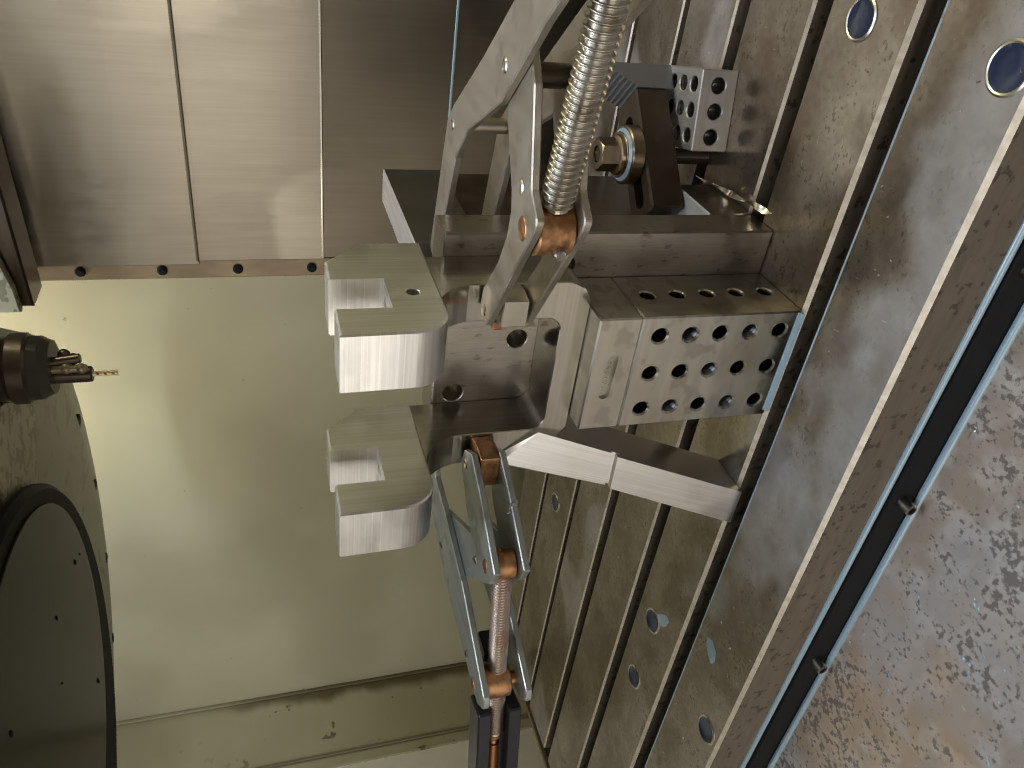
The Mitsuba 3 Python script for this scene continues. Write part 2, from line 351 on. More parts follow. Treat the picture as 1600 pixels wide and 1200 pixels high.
# ------------------------------------------------------------------ the setting: machine enclosure
def sheet(key, poly, axis, a0, a1, m, c=0.0, smooth=30): return put(key, prism(poly, axis, a0, a1, c), m, smooth)

YB, XL, XR = 0.85, -1.66, 1.55
put('back_wall', box(XL - .02, XR, YB, YB + .02, -0.7, 1.75, 0), 'green_paint'); labels['back_wall'] = {'kind': 'structure', 'label': 'pale olive green painted sheet wall behind the table', 'category': 'wall'}
# left wall: green strip next to the corner, seam, then the pale door frame
put('left_wall', box(XL - .02, XL, 0.62, YB, -0.7, 1.75, 0), 'side_paint'); labels['left_wall'] = {'kind': 'structure', 'label': 'narrow olive side wall strip left of the dirty corner seam', 'category': 'wall'}
put('left_door_frame', box(XL - .03, XL - .008, -1.3, 0.62, -0.7, 1.75, 0), 'cream_paint'); labels['left_door_frame'] = {'kind': 'structure', 'label': 'pale cream side door panel at the picture edge beside the olive strip', 'category': 'wall'}
put('right_wall', box(XR, XR + .02, -1.6, YB, -0.7, 1.75, 0), 'green_paint'); labels['right_wall'] = {'kind': 'structure', 'label': 'olive painted side wall on the right of the enclosure', 'category': 'wall'}
put('enclosure_floor', box(XL, XR, -0.1, YB, -0.34, -0.32, 0), 'grimy_seam'); labels['enclosure_floor'] = {'kind': 'structure', 'label': 'dark grimy chip pan floor under the table', 'category': 'floor'}
# corner seam strip and lower fold line
put('corner_seam', box(XL, XL + .006, YB - .010, YB, -0.32, 1.70, .002), 'side_paint'); tag('corner_seam', 'dark grimy sealant strip running down the wall corner', 'seam strip')
put('side_rail', box(XL, XL + .005, .6485, .6555, -.32, 1.7, .0015), 'side_paint'); tag('side_rail', 'thin dirty rail between olive strip and pale door panel', 'rail')

# telescopic way cover: overlapping sheets behind the table
def way_cover():
    key = 'way_cover'
    zs = [(0.528, 1.2, 0.0), (0.341, 0.53, 0.004), (0.150, 0.343, 0.009), (-0.05, 0.152, 0.014)]
    for i, (z0, z1, dy) in enumerate(zs):
        x0 = -0.288 - (0.004 if i == 0 else 0)
        k = put(key + '__panel', box(x0, 0.36, 0.70 - 0.016 + dy, 0.70 - 0.016 + dy + 0.004, z0, z1 + 0.02, .0012), 'cover_steel' if i < 2 else 'cover_steel_shaded')
    put(key + '__fold', box(-0.286, 0.36, 0.6825, 0.686, 0.5285, 0.5325, .0008), 'grimy_seam')
    put(key + '__fold', box(-0.286, 0.36, 0.6865, 0.690, 0.3415, 0.3445, .0008), 'plug_rim')
    put(key + '__fold', box(-0.286, 0.36, 0.6915, 0.695, 0.1505, 0.1545, .0008), 'coolant')
    fl = put(key + '__flange', box(-0.322, -0.289, 0.697, 0.716, -0.05, 1.2, .002), 'flange_steel')
    put(key + '__side_wall', box(-0.320, -0.29, 0.716, YB, -0.05, 1.2, 0), 'flange_steel')
    put(key + '__side_wall', box(0.33, 0.36, 0.716, YB, -0.05, 1.2, 0), 'flange_steel')
    for z in (0.696, 0.583, 0.473, 0.36):
        put(fl + '__bolt', union([bcyl((-0.306, 0.6975, z), (-0.306, 0.691, z), 0.0075, .002), cyl((-0.306, 0.691, z), (-0.306, 0.6895, z), .004)]), 'black_rubber')
    tag(key, 'brown stained steel way cover of overlapping sheets with bolted flange', 'way cover')
way_cover()

# bracket of the spindle head at the top of the picture
def head_cover():
    key = 'head_cover'
    put(key + '__plate', prism([(-0.31, .742), (-0.03, .750), (0.1, .80), (0.1, 1.15), (-0.31, 1.15)], 'y', 0.60, 0.665, .003), 'dark_metal')
    put(key + '__cover', prism([(-0.31, .755), (-0.275, .757), (-0.15, .782), (-0.15, 1.15), (-0.31, 1.15)], 'y', 0.585, 0.5985, .002), 'spotted_cover')
    put(key + '__bolt', bcyl((-0.09, .60, .764), (-0.09, .585, .764), .011, .003), 'screw_steel')
    tag(key, 'chipped painted head cover with dark lower edge above the brown sheets', 'cover')
head_cover()

# ------------------------------------------------------------------ table
SLOTS = [(-0.0247, -0.0011), (0.0918, 0.1143), (0.2072, 0.2290), (0.3188, 0.3310), (0.4400, 0.4470)]
SLOTS = [(-0.0247, -0.0011), (0.0918, 0.1143), (0.2070, 0.2290), (0.3180, 0.3310), (0.4310, 0.4430)]
TX0, TX1, TY0, TY1, SD, CH = -1.052, 1.25, -0.1145, 0.533, 0.046, 0.0030
def table_profile():
    p = [(TY0, -0.20), (TY0, -CH * 1.3), (TY0 + CH, 0)]
    for (a, b), q in zip(SLOTS, (1.0, .75, .6, .5, .5)):
        p += [(a - CH * .35, 0), (a, -CH * .35), (a, -SD), (a - .012, -SD), (a - .012, -SD - .02), (b + .012, -SD - .02), (b + .012, -SD), (b, -SD), (b, -CH * 1.25 * q), (b + CH * q, 0)]
    p += [(TY1 - .004, 0), (TY1, -.004), (TY1, -.20)]
    return p
PLUGS = [(.2235, .0523, .0165), (.2253, -.0937, .0172), (-.4792, .0557, .0165), (-.5924, .0547, .0165), (-.4843, -.0915, .0165), (-.5855, .385, .0165), (-.13, .385, .0165)]
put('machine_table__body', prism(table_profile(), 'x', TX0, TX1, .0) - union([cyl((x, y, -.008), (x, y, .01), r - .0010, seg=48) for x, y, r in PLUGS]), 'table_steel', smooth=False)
tag('machine_table', 'worn brown steel milling table with long T slots and round plugs', 'table')
for x, y, r in PLUGS:
    k = put('machine_table__plug', revolve([(r - .0036, -.002), (r - .0036, .0004), (r - .0015, .0012), (r, .0004), (r, -.002)], (x, y, 0.0004), (0, 0, 1), 48), 'plug_rim')
    put(k + '__coolant_pool', revolve([(0, -.0012)] + [((r - .0028) * q, -.0012 + .0014 * q ** 3) for q in np.linspace(.08, 1, 12)] + [(r - .0028, -.006), (0, -.006)], (x, y, 0.0011), (0, 0, 1), 56), 'plug_dark', 60)
# front apron: a rounded lip, then a black recess with cap screws
put('machine_table__lip', union([cyl((TX0, TY0 - .0005, -.0505), (TX1, TY0 - .0005, -.0505), .0030, seg=24)]), 'coolant', smooth=40)  # pale blue coolant colour paints the highlight on the lip
put('machine_table__apron', box(TX0, TX1, TY0 - .006, TY0 + .001, -.20, -.054, .0), 'black_rubber')
for x in (.0997, -.1200, -.3388, -.56):
    s = put('machine_table__cap_screw', revolve([(0, 0), (.0056, 0), (.0056, .0115), (.0049, .0126), (.0035, .0126), (.0030, .006), (0, .006)], (x, TY0 - .006, -.0665), (0, -1, -.05), 24), 'cap_screw_steel')
# the lower plate in front of the table
put('front_plate', box(-1.6, 1.3, -1.15, TY0 - .009, -.12, -.0815, .002), 'tray_steel')
labels['front_plate'] = {'kind': 'structure', 'label': 'mottled brown steel cover plate in front of the table', 'category': 'plate'}
put('highlight_bead', union([cyl((-1.6, TY0 - .0095, -.0818), (1.3, TY0 - .0095, -.0818), .0036, seg=24)]), 'coolant', smooth=40)  # bead whose pale blue paints the highlight on the plate edge
tag('highlight_bead', 'pale blue coolant bead carrying the painted highlight of the mottled front plate edge', 'coolant')

put('end_trough__floor', box(-1.215, TX0 - .001, -.30, .60, -.10, -.055, .002), 'black_rubber')
put('end_trough__rim', box(-1.222, -1.2155, -.30, .60, -.10, -.046, .002), 'flange_steel')
tag('end_trough', 'dark coolant trough with thin bright rim along the far end of the table', 'trough')
put('highlight_line', cyl((TX0, SLOTS[0][0] - .0002, -.0012), (TX1, SLOTS[0][0] - .0002, -.0012), .0016, seg=12), 'coolant', smooth=40)  # thin rod painting the blue highlight on the slot edge
tag('highlight_line', 'thin blue line painting the highlight on the near edge of the slot at the blocks', 'coolant')

# ------------------------------------------------------------------ blocks
def setup_block():
    W, D, H = .1114, .0707, .1512
    m = box(-W, 0, 0, D, 0, H, .0014)
    cut = []; thr = {(0, 1), (0, 3), (1, 2), (2, 1), (2, 3)}
    cols, rows = (-.0184, -.0558, -.0931), (.1326, .1042, .0754, .0464, .0168)
    for i, x in enumerate(cols):
        for j, z in enumerate(rows):
            cut.append(hole((x, 0, z), (0, 1, 0), D + .01, .0066, .0016, (i, j) in thr))
    for z in rows:
        cut.append(hole((0, .0368, z - .0006), (-1, 0, 0), W * .98, .0066, .0013))
    put('setup_block', m - union(cut), 'bored_block_steel', smooth=25)
    tag('setup_block', 'steel setup block with three columns of drilled and threaded holes standing on the table', 'setup block')
setup_block()
def parallel():
    m = box(-.1114, 0, 0, .0707, .1516, .1893, .0014)
    ov = LineString([(-.0395, .1703), (-.0745, .1718)]).buffer(.0047, quad_segs=8)
    m = m - prism(ov, 'y', -.003, .0030)
    put('steel_parallel__body', m, 'block_steel', smooth=25)
    r = random.Random(3); bumps = []
    for i in range(6):
        x = -.0440 - i * .0052; zc = .1705 + (-.0395 - x) * .043
        for k in range(3):
            bumps.append(Manifold.sphere(.0011, 10).scale([1, .7, 1.2]).translate([x + r.uniform(-.001, .001), .0030, zc + r.uniform(-.0025, .0025)]))
    put('steel_parallel__stamped_mark', union(bumps), 'block_steel', smooth=40)
    tag('steel_parallel', 'plain ground steel block with one oval stamped recess lying on the drilled block', 'spacer block')
parallel()

# angle plate
def angle_plate():
    m = box(-.150, .0421, .0709, .108, 0, .3036, .0016)
    cut = [hole((-.1145, .0709, .2842), (0, 1, 0), .05, .0092, .0008), hole((-.0598, .0709, .2302), (0, 1, 0), .05, .0092, .0008),
           hole((.012, .0709, .197), (0, 1, 0), .05, .0088, .0008)]
    put('angle_plate__face_plate', m - union(cut), 'angle_steel', smooth=25)
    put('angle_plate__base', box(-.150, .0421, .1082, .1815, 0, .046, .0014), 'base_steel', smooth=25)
    for x in (-.145, -.012):
        put('angle_plate__rib', prism([(.1082, .0462), (.176, .0462), (.176, .06), (.122, .235), (.1082, .235)], 'x', x, x + .018, .0012), 'rib_glare_steel', smooth=25)
    tag('angle_plate', 'brown steel angle plate with ribs standing upright behind the drilled block', 'angle plate')
angle_plate()
def riser():
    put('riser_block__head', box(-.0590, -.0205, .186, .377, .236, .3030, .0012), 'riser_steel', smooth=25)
    put('riser_block__column', box(-.0570, -.0235, .188, .374, 0, .2358, .0012), 'black_oxide', smooth=25)
    tag('riser_block', 'tall dark steel riser block with bright top edge behind the angle plate', 'riser block')
riser()

# ------------------------------------------------------------------ workpiece
def fork():
    Y0, Y1 = .0226, .0706
    # arms and bridge, seen from the front
    u = Polygon([(-.157, .326), (-.1245, .326), (-.1245, .2125), (-.0105, .2125), (-.0105, .326), (.0222, .326), (.0222, .1895), (-.1245, .1895), (-.157, .21)])
    outer = Polygon([(-.157, .33), (.0222, .33), (.0222, .1895), (-.1245, .1895), (-.157, .215)])
    cr = Polygon([(.0222 - .024, .1895), (.0222, .1895), (.0222, .1895 + .024)]).difference(Point(.0222 - .024, .1895 + .024).buffer(.024, quad_segs=24))
    pocket = Polygon([(-.1245, .2125), (-.0105, .2125), (-.0105, .36), (-.1245, .36)])
    pocket = pocket.buffer(-.013, quad_segs=10).buffer(.013, quad_segs=10).union(Polygon([(-.1245, .3), (-.0105, .3), (-.0105, .36), (-.1245, .36)]))
    body2d = outer.difference(cr).difference(pocket)
    body2d = max([body2d] if body2d.geom_type == 'Polygon' else body2d.geoms, key=lambda g: g.area)
    body = prism(body2d, 'y', Y0, Y1, .0008)
    # concave fillets that carry the lugs
    fil = Polygon([(.0240, .2845), (.0240, .3250), (-.0164, .3250), (-.0164, .3245)] + [(-.0164 + .04 * math.sin(t), .2845 + .04 * math.cos(t)) for t in np.linspace(0.02, math.pi / 2, 20)][0:])
    fil = Polygon([(.0240, .3250), (-.0164, .3250)] + [(-.0164 + .04 * math.sin(t), .2845 + .04 * math.cos(t)) for t in np.linspace(0.0, math.pi / 2, 22)] + [(.0240, .2845)])
    ms = [body]
    for x0, x1 in ((-.0105, .0222), (-.157, -.1245)):
        ms.append(prism(fil, 'x', x0, x1))
    put('fork_workpiece__body', union(ms), 'fork_steel', smooth=28)
    # lugs
    prof = [(-.0622, .3995), (.0410, .3990), (.0706, .3695), (.0706, .3238), (-.0345, .3238)]
    c, r = (-.0345, .3508), .027
    prof += [(c[0] - r * math.sin(t), c[1] - r * math.cos(t)) for t in np.linspace(0.06, math.pi / 2, 16)]
    for i, (x0, x1) in enumerate(((-.0111, .0348), (-.1664, -.1207))):
        m = prism(prof, 'x', x0, x1, .0014)
        m -= box(x0 - .01, x1 + .01, -.0290, .0124, .3606, .42, 0)
        m -= box(x0 - .01, x1 - .012, -.0262, .0065, .3588, .42, 0)
        if i == 0: m -= hole((x1, -.0080, .3432), (-1, 0, 0), .05, .0046, .0006)
        else: m -= box(x1 - .0036, x1 + .01, .0412, .09, .30, .42, 0)
        k = put('fork_workpiece__lug', m, 'milled_steel', smooth=25)
    # leg that leans out to the table
    R0, R1 = np.array([-.2, -.008, 0]), np.array([-.1252, .0182, .2170]); L0, L1 = np.array([-.242, -.008, 0]), np.array([-.1566, .0182, .2300])
    dv = np.array([0, .050, 0])
    def at(p0, p1, z): return p0 + (p1 - p0) * (z - p0[2]) / (p1[2] - p0[2])
    def seg(z0, z1, off=(0, 0, 0), dd=dv, grow=0.0):
        q = []
        for z in (z0, z1):
            for a, b in ((R0, R1), (L0, L1)):
                s = at(a, b, z) + np.array(off) + (np.array([grow, 0, 0]) if a is R0 else np.array([-grow, 0, 0])); q += [s, s + dd]
        return q
    up = seg(.1440, .2170) + [L1 + (0, 0, .02), L1 + dv + (0, 0, .02), np.array([-.157, .0228, .262]), np.array([-.157, .07, .262])]
    put('fork_workpiece__leg', union([Manifold.hull_points(np.array(up)), Manifold.hull_points(np.array(seg(.136, .1445, (0, .0035, 0), dv - (0, .0035, 0), -.0005)))]), 'leg_steel', smooth=20)
    put('fork_workpiece__foot', Manifold.hull_points(np.array(seg(0.0005, .1390, (-.0012, -.0022, 0), dv, .0))), 'leg_steel', smooth=20)
    tag('fork_workpiece', 'bright machined two pronged fork with slotted lugs and one leaning leg', 'workpiece')
fork()

# ------------------------------------------------------------------ cantilever clamps
def clamp_upper():
    key = 'cantilever_clamp'
    zt, zb, th = .284, .2525, .0058
    back = [(.2218, .0059), (.1806, .0556), (.126, .1279), (.1093, .1443), (.0198, .1657), (-.02, .176), (-.026, .150), (.0364, .1274), (.0897, .1092), (.1229, .0771), (.1404, .0456), (.1629, .0068), (.1998, -.0324), (.2246, -.0576), (.2394, -.076), (.300, -.14), (.325, -.12)]
    front = [(.0035, .0205), (-.0020, .0006), (.0712, -.0469), (.1079, -.0709), (.1161, -.0735), (.1285, -.0562), (.1627, -.0444), (.187, -.0358), (.206, -.018), (.197, .0085), (.178, .019), (.1555, .0081), (.1136, -.0192), (.1013, -.0231), (.0836, -.0215), (.058, -.0095), (.022, .0175)]
    fr = rounded(front, .0055); bk = rounded(back, .006)
    # the outer pair lies over the inner pair
    for z1, nm in ((zt, 0), (zb, 1)):
        put(key + '__front_arm', prism(fr, 'z', z1 - th, z1, .0009), 'clamp_steel', smooth=25)
        zz = z1 + th + .0004 if nm == 0 else z1 - th - .0004
        put(key + '__back_arm', prism(bk, 'z', zz - th, zz, .0009), 'clamp_steel', smooth=25)
    riv = [(.1241, -.0378, zt, .0052), (.0072, .0090, zt, .0050), (.186, .006, zt + th, .0055), (.1106, .1258, zt + th, .0050)]
    for x, y, z, r in riv:
        put(key + '__rivet', revolve([(0, -.004), (r, -.004), (r, .0004), (r * .75, .0013), (r * .4, .0006), (0, .0004)], (x, y, z), (0, 0, 1), 28), 'screw_steel')
    put(key + '__pivot_pin', cyl((.185, -.008, zb - .012), (.185, -.008, zt - th), .0078), 'black_oxide')
    put(key + '__spacer_pin', cyl((.1106, .1258, zb - .012), (.1106, .1258, zt), .0062), 'clamp_steel')
    tc = np.array([.1012, -.0500])
    zc = (zt - th + zb) / 2; sdir = np.array([.1432, -.0321, 0]); sdir /= np.linalg.norm(sdir)
    put(key + '__trunnion', bcyl((*tc, zb + .0006), (*tc, zt - th - .0006), .0172, .0012, 56), 'copper')
    put(key + '__trunnion_pin', bcyl((*tc, zb - th - .0006), (*tc, zt + .0007), .0080, .0005), 'copper')
    s0 = np.array([*tc, zc]) + sdir * .0165
    put(key + '__screw', thread(s0, s0 + sdir * .21, .0113, .0046, .0023, 36, 10, .003), 'screw_steel', smooth=22)
    put(key + '__stud_end', bcyl((.0925, -.0640, zc - .002), (.0905, -.0705, zc - .002), .0042, .0012), 'screw_steel')
    # jaw between the front arms
    jaw = rounded([(.0015, -.0075), (.0240, -.0085), (.0262, .0080), (.0235, .0222), (-.0035, .0222), (-.0025, .0050)], .0012)
    put(key + '__jaw', prism(jaw, 'z', zc - .0110, zc + .0095, .0010), 'clamp_steel', smooth=25)
    put(key + '__jaw_pad', box(-.0075, .0005, .0030, .0222, zc + .0015, zc + .0118, .001), 'copper')
    put(key + '__back_jaw', box(-.024, .0, .1085, .160, zc - .0105, zc + .0105, .001), 'copper')
    tag(key, 'large steel cantilever clamp with bright screw and copper trunnion gripping the near prong', 'clamp', 'cantilever clamps holding the workpiece')
clamp_upper()

def clamp_lower():
    key = numbered('cantilever_clamp')
    zt, zb, th = .2845, .2600, .0058
    front = [(-.152, .0215), (-.136, .0165), (-.1242, -.0040), (-.1386, -.0396), (-.1698, -.0974), (-.188, -.0904), (-.2582, -.0162), (-.2450, .0570), (-.1925, -.0300), (-.1890, -.0240), (-.1804, -.0066), (-.1707, .0013), (-.1605, .0120)]
    back = [(-.2396, .0973), (-.2447, .0501), (-.2582, -.0162), (-.2563, -.0198), (-.2940, -.1150), (-.3060, -.1180), (-.3185, -.1040), (-.3200, -.0891), (-.3156, -.055), (-.311, .0293), (-.2900, .0850), (-.2640, .1300), (-.1800, .1560), (-.130, .158), (-.130, .135), (-.2000, .1280)]
    back = [(x + .0155, y - .0168) for x, y in back]
    fr, bk = rounded(front, .0022), rounded(back, .005)
    for z1, nm in ((zt, 0), (zb, 1)):
        put(key + '__front_arm', prism(fr, 'z', z1 - th, z1, .0008), 'zinc_steel', smooth=25)
        zz = z1 + th + .0004 if nm == 0 else z1 - th - .0004
        put(key + '__back_arm', prism(bk, 'z', zz - th, zz, .0008), 'zinc_steel', smooth=25)
    for x, y, r in ((-.1437, .0066, .0046), (-.2918, -.0770, .0042), (-.2727, .0368, .0045), (-.2022, -.0500, .0045)):
        z = zt if x > -.25 else zt + th
        put(key + '__rivet', revolve([(0, -.004), (r, -.004), (r, .0004), (r * .75, .0012), (r * .4, .0005), (0, .0004)], (x, y, z), (0, 0, 1), 28), 'screw_steel')
    zc = (zt - th + zb) / 2
    t0, t1 = np.array([-.1835, -.0750]), np.array([-.2985, -.1040])
    for t, d, rr in ((t0, 0.0, .0122), (t1, 1.0, .0145)):
        put(key + '__trunnion', bcyl((*t, zb + .0006 - d * .0010), (*t, zt - th - .0006 + d * (th + .0008)), rr, .001, 48), 'copper')
        put(key + '__trunnion_pin', bcyl((*t, zb - th - .0005 - d * (th + .0005)), (*t, zt + .0006 + d * (th + .0006)), .0060, .0004), 'copper')
    for k in (1,):
        put(key + '__spacer', box(-.2905, -.2775, -.090, -.066, zb, zt - th, .001), 'black_anodised')
    put(key + '__grub_screw', bcyl((-.1762, -.0672, zc + .001), (-.1722, -.0700, zc + .0052), .0034, .0009), 'copper')
    sd = np.array([*(t1 - t0), 0]); sd /= np.linalg.norm(sd)
    p0 = np.array([*t0, zc])
    put(key + '__screw', thread(p0 + sd * .009, p0 + sd * .176, .0087, .0027, .0013, 30, 8, .002), 'screw_copper', smooth=24)
    put(key + '__screw_tip', revolve([(0, 0), (.0080, 0), (.0078, .0030), (.0052, .0068), (.0038, .0078), (.0038, .013), (0, .013)], p0 + sd * .1755, sd, 32), 'copper')
    # slotted handle on the screw's axis
    side = np.cross(sd, [0, 0, 1.0])
    def hb(a0, a1, s0, s1, h0, h1, c=.001):
        m = box(a0, a1, s0, s1, h0, h1, c); return m.transform(np.c_[sd, side, [0, 0, 1.0], p0])
    h = hb(.140, .42, -.016, .012, -.0195, .0200, .0015) - hb(.13, .42, -.020, .004, -.0085, .0090, 0)
    put(key + '__handle', h, 'black_anodised', smooth=25)
    put(key + '__handle_rod', cyl(p0 + sd * .188 , p0 + sd * .42, .0052), 'rust_rod')
    put(key + '__jaw', prism(rounded([(-.1560, -.0100), (-.1262, -.0100), (-.1240, .0050), (-.1275, .0222), (-.1545, .0222), (-.1580, .0050)], .001), 'z', zc - .0095, zc + .0080, .0009), 'copper', smooth=25)
    put(key + '__back_jaw', box(-.149, -.122, .1085, .150, zc - .008, zc + .008, .001), 'copper')
    chip = trimesh.creation.icosphere(1, .0045)
    vv = np.array(chip.vertices); vv *= np.array([1.3, .8, .9]) * (1 + .35 * np.sin(vv * 2200).sum(1))[:, None]
    put(key + '__chip', (vv + np.array([-.1475, -.0480, .2575]), chip.faces), 'zinc_steel', smooth=False)
    tag(key, 'smaller zinc plated cantilever clamp with two copper trunnions and black slotted handle on far prong', 'clamp', 'cantilever clamps holding the workpiece')
clamp_lower()

# ------------------------------------------------------------------ step clamp on the angle plate's base
A0 = np.array([.0305, .1512, 0.0]); UU = np.array([.7071, .7071, 0]); VV = np.array([-.7071, .7071, 0])
def loc(m): return m.transform(np.c_[UU, VV, [0, 0, 1.0], A0])
def step_clamp():
    W = .046
    m = box(0, .1235, 0, W, .0466, .082, .0020)
    m -= prism(LineString([(.016, W / 2), (.095, W / 2)]).buffer(.0085, quad_segs=8), 'z', .03, .1)
    put('clamp_strap', loc(m), 'black_oxide', smooth=25)
    tag('clamp_strap', 'black slotted clamp bar lying from the angle plate base to the step block', 'clamp bar')
    st = [(.100, .0385), (.150, .0385), (.150, .110), (.1445, .110)]
    n = 7
    for i in range(n):
        a = .1445 - i * .0205 / n * 1.0; z = .110 - i * .030 / n
        st += [(a, z - .030 / n * .85), (a - .0205 / n, z - .030 / n)]
    st += [(.1215, .078), (.112, .046), (.100, .046)]
    st = [(.1245, .0385), (.150, .0385), (.150, .110), (.1445, .110)]
    for i in range(n):
        a = .1445 - i * .0195 / n; z = .110 - i * .031 / n
        st += [(a, z - .031 / n + .0001), (a - .0195 / n, z - .031 / n)]
    q = np.array(st)
    mm = Manifold.extrude(CrossSection([ccw(q)]), W - .002)
    mm = mm.transform(np.array([[1, 0, 0, 0], [0, 0, 1, .001], [0, 1, 0, 0]], float))
    put('step_block', loc(mm), 'step_steel', smooth=20)
    tag('step_block', 'black serrated step block standing on the small drilled gauge block', 'step block')
    # stud with nut and washers
    c = A0 + UU * .0638 + VV * .0228
    def v(z): return (c[0], c[1], z)
    put('clamp_stud__thread', thread(v(-.02), v(.1200), .0078, .0022, .0008, 26, 5), 'black_oxide', smooth=50)
    put('clamp_stud__spacer_ring', bcyl(v(.0822), v(.0955), .0285, .0012, 64), 'bronze_steel')
    put('clamp_stud__washer', bcyl(v(.0957), v(.0990), .0220, .0006, 56), 'bronze_steel')
    put('clamp_stud__highlight_ring', revolve([(.0218, 0), (.0255, 0), (.0218, .0022)], v(.0955), (0, 0, 1), 48), 'coolant')  # pale ring painting the blue reflection on the washers
    put('clamp_stud__flange', revolve([(.007, 0), (.0195, 0), (.0190, .0030), (.0160, .0045), (.007, .0045)], v(.0991), (0, 0, 1), 48), 'bronze_steel')
    hexa = [(.0165 * math.cos(t + .3), .0165 * math.sin(t + .3)) for t in np.arange(6) * math.pi / 3]
    nut = prism(hexa, 'z', .1030, .1216, .0).translate([c[0], c[1], 0]) ^ revolve([(0, .10), (.0172, .10), (.0172, .1195), (.0140, .1218), (0, .1218)], (c[0], c[1], 0), (0, 0, 1), 48)
    nut -= cyl(v(.10), v(.13), .0082)
    put('clamp_stud__nut', nut, 'bronze_steel', smooth=20)
    tag('clamp_stud', 'dark threaded stud with hexagon nut and thick washers through the clamp bar', 'stud')
    # small drilled block
    a = np.array([.9793, .202, 0]); b = np.array([-.202, .9793, 0]); o = np.array([.0758, .1795, 0])
    m = box(0, .0747, 0, .078, 0, .0383, .0009)
    cut = []
    for i in range(3):
        x = .0135 + i * .0235
        cut.append(hole((x, 0, .0192), (0, 1, 0), .09, .0076, .0010))
        for j in range(3):
            cut.append(hole((x, .0140 + j * .0205, .0383), (0, 0, -1), .05, .0072, .0009, j == 1))
    m = (m - union(cut)).transform(np.c_[a, b, [0, 0, 1.0], o])
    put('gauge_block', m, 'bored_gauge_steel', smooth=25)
    tag('gauge_block', 'small drilled gauge block standing on the table under the black step block', 'gauge block')
step_clamp()

# curled shaving at the foot of the angle plate
def shaving():
    pts = np.array([(.0480, .1900, .020), (.0455, .172, .012), (.0500, .158, .016), (.0475, .146, .006), (.0505, .132, .010), (.0500, .118, .004), (.0535, .104, .006), (.0530, .090, .002), (.0580, .078, .0015)])
    t = np.linspace(0, 1, len(pts)); tt = np.linspace(0, 1, 60)
    from scipy.interpolate import CubicSpline
    c = CubicSpline(t, pts)(tt); d = np.gradient(c, axis=0); d /= np.linalg.norm(d, axis=1)[:, None]
    s = np.cross(d, [0, 0, 1.0]); s /= np.linalg.norm(s, axis=1)[:, None]; n = np.cross(s, d)
    an = 7.5 * tt + .4; w = (.0030 * np.clip(np.minimum(tt, 1 - tt) * 9, .15, 1))[:, None]
    q = np.cos(an)[:, None] * s + np.sin(an)[:, None] * n; e = -np.sin(an)[:, None] * s + np.cos(an)[:, None] * n
    ring = np.stack([c + q * w + e * .0002, c - q * w + e * .0002, c - q * w - e * .0002, c + q * w - e * .0002], 1)
    ring[:, :, 2] = np.maximum(ring[:, :, 2], .0004)
    v = ring.reshape(-1, 3); f = []
    for i in range(59):
        for j in range(4):
            k = (j + 1) % 4; f.append([i * 4 + j, i * 4 + k, (i + 1) * 4 + k, (i + 1) * 4 + j])
    put('metal_shaving', (v, np.array(f)), 'shaving', smooth=40)
    tag('metal_shaving', 'thin curled metal shaving lying along the foot of the angle plate', 'shaving')
shaving()

# coolant: small pools on the table and fillets where blocks stand in it
def pool(x, y, rx, ry, rot, z=0.0, h=.0007, seed=0, label='', key='coolant_pool', group='coolant pools on the table'):
    r = random.Random(seed); n, m = 40, 5; ph = [r.uniform(0, 6.28) for _ in range(3)]
    v = [(0, 0, h)]; f = []
    for k in range(1, m + 1):
        s = k / m
        for i in range(n):
            a = 2 * math.pi * i / n; q = 1 + .13 * math.sin(2 * a + ph[0]) + .08 * math.sin(3 * a + ph[1]) + .05 * math.sin(7 * a + ph[2])
            v.append((rx * q * s * math.cos(a), ry * q * s * math.sin(a), h * (1 - s ** 3)))
    for i in range(n):
        j = (i + 1) % n; f.append([0, 1 + i, 1 + j])
        for k in range(m - 1):
            A, B = 1 + k * n, 1 + (k + 1) * n; f += [[A + i, B + i, B + j], [A + i, B + j, A + j]]
    B = 1 + (m - 1) * n
    v.append((0, 0, -.0002)); q = len(v) - 1
    for i in range(n): f.append([q, B + (i + 1) % n, B + i])
    v = np.array(v); c, s = math.cos(rot), math.sin(rot)
    v[:, :2] = v[:, :2] @ np.array([[c, s], [-s, c]])
    k = put(key, (v + (x, y, z + .0003), np.array(f)), 'coolant', smooth=60)
    tag(k, label, 'coolant', group)
pool(-.3950, -.0530, .0125, .0100, .5, seed=1, label='pale blue oval coolant pool between two slots near a rear plug')
pool(-.4560, .0380, .0160, .0075, -.9, seed=2, label='pale blue coolant streak trailing from a dark plug')
FP = -.0815
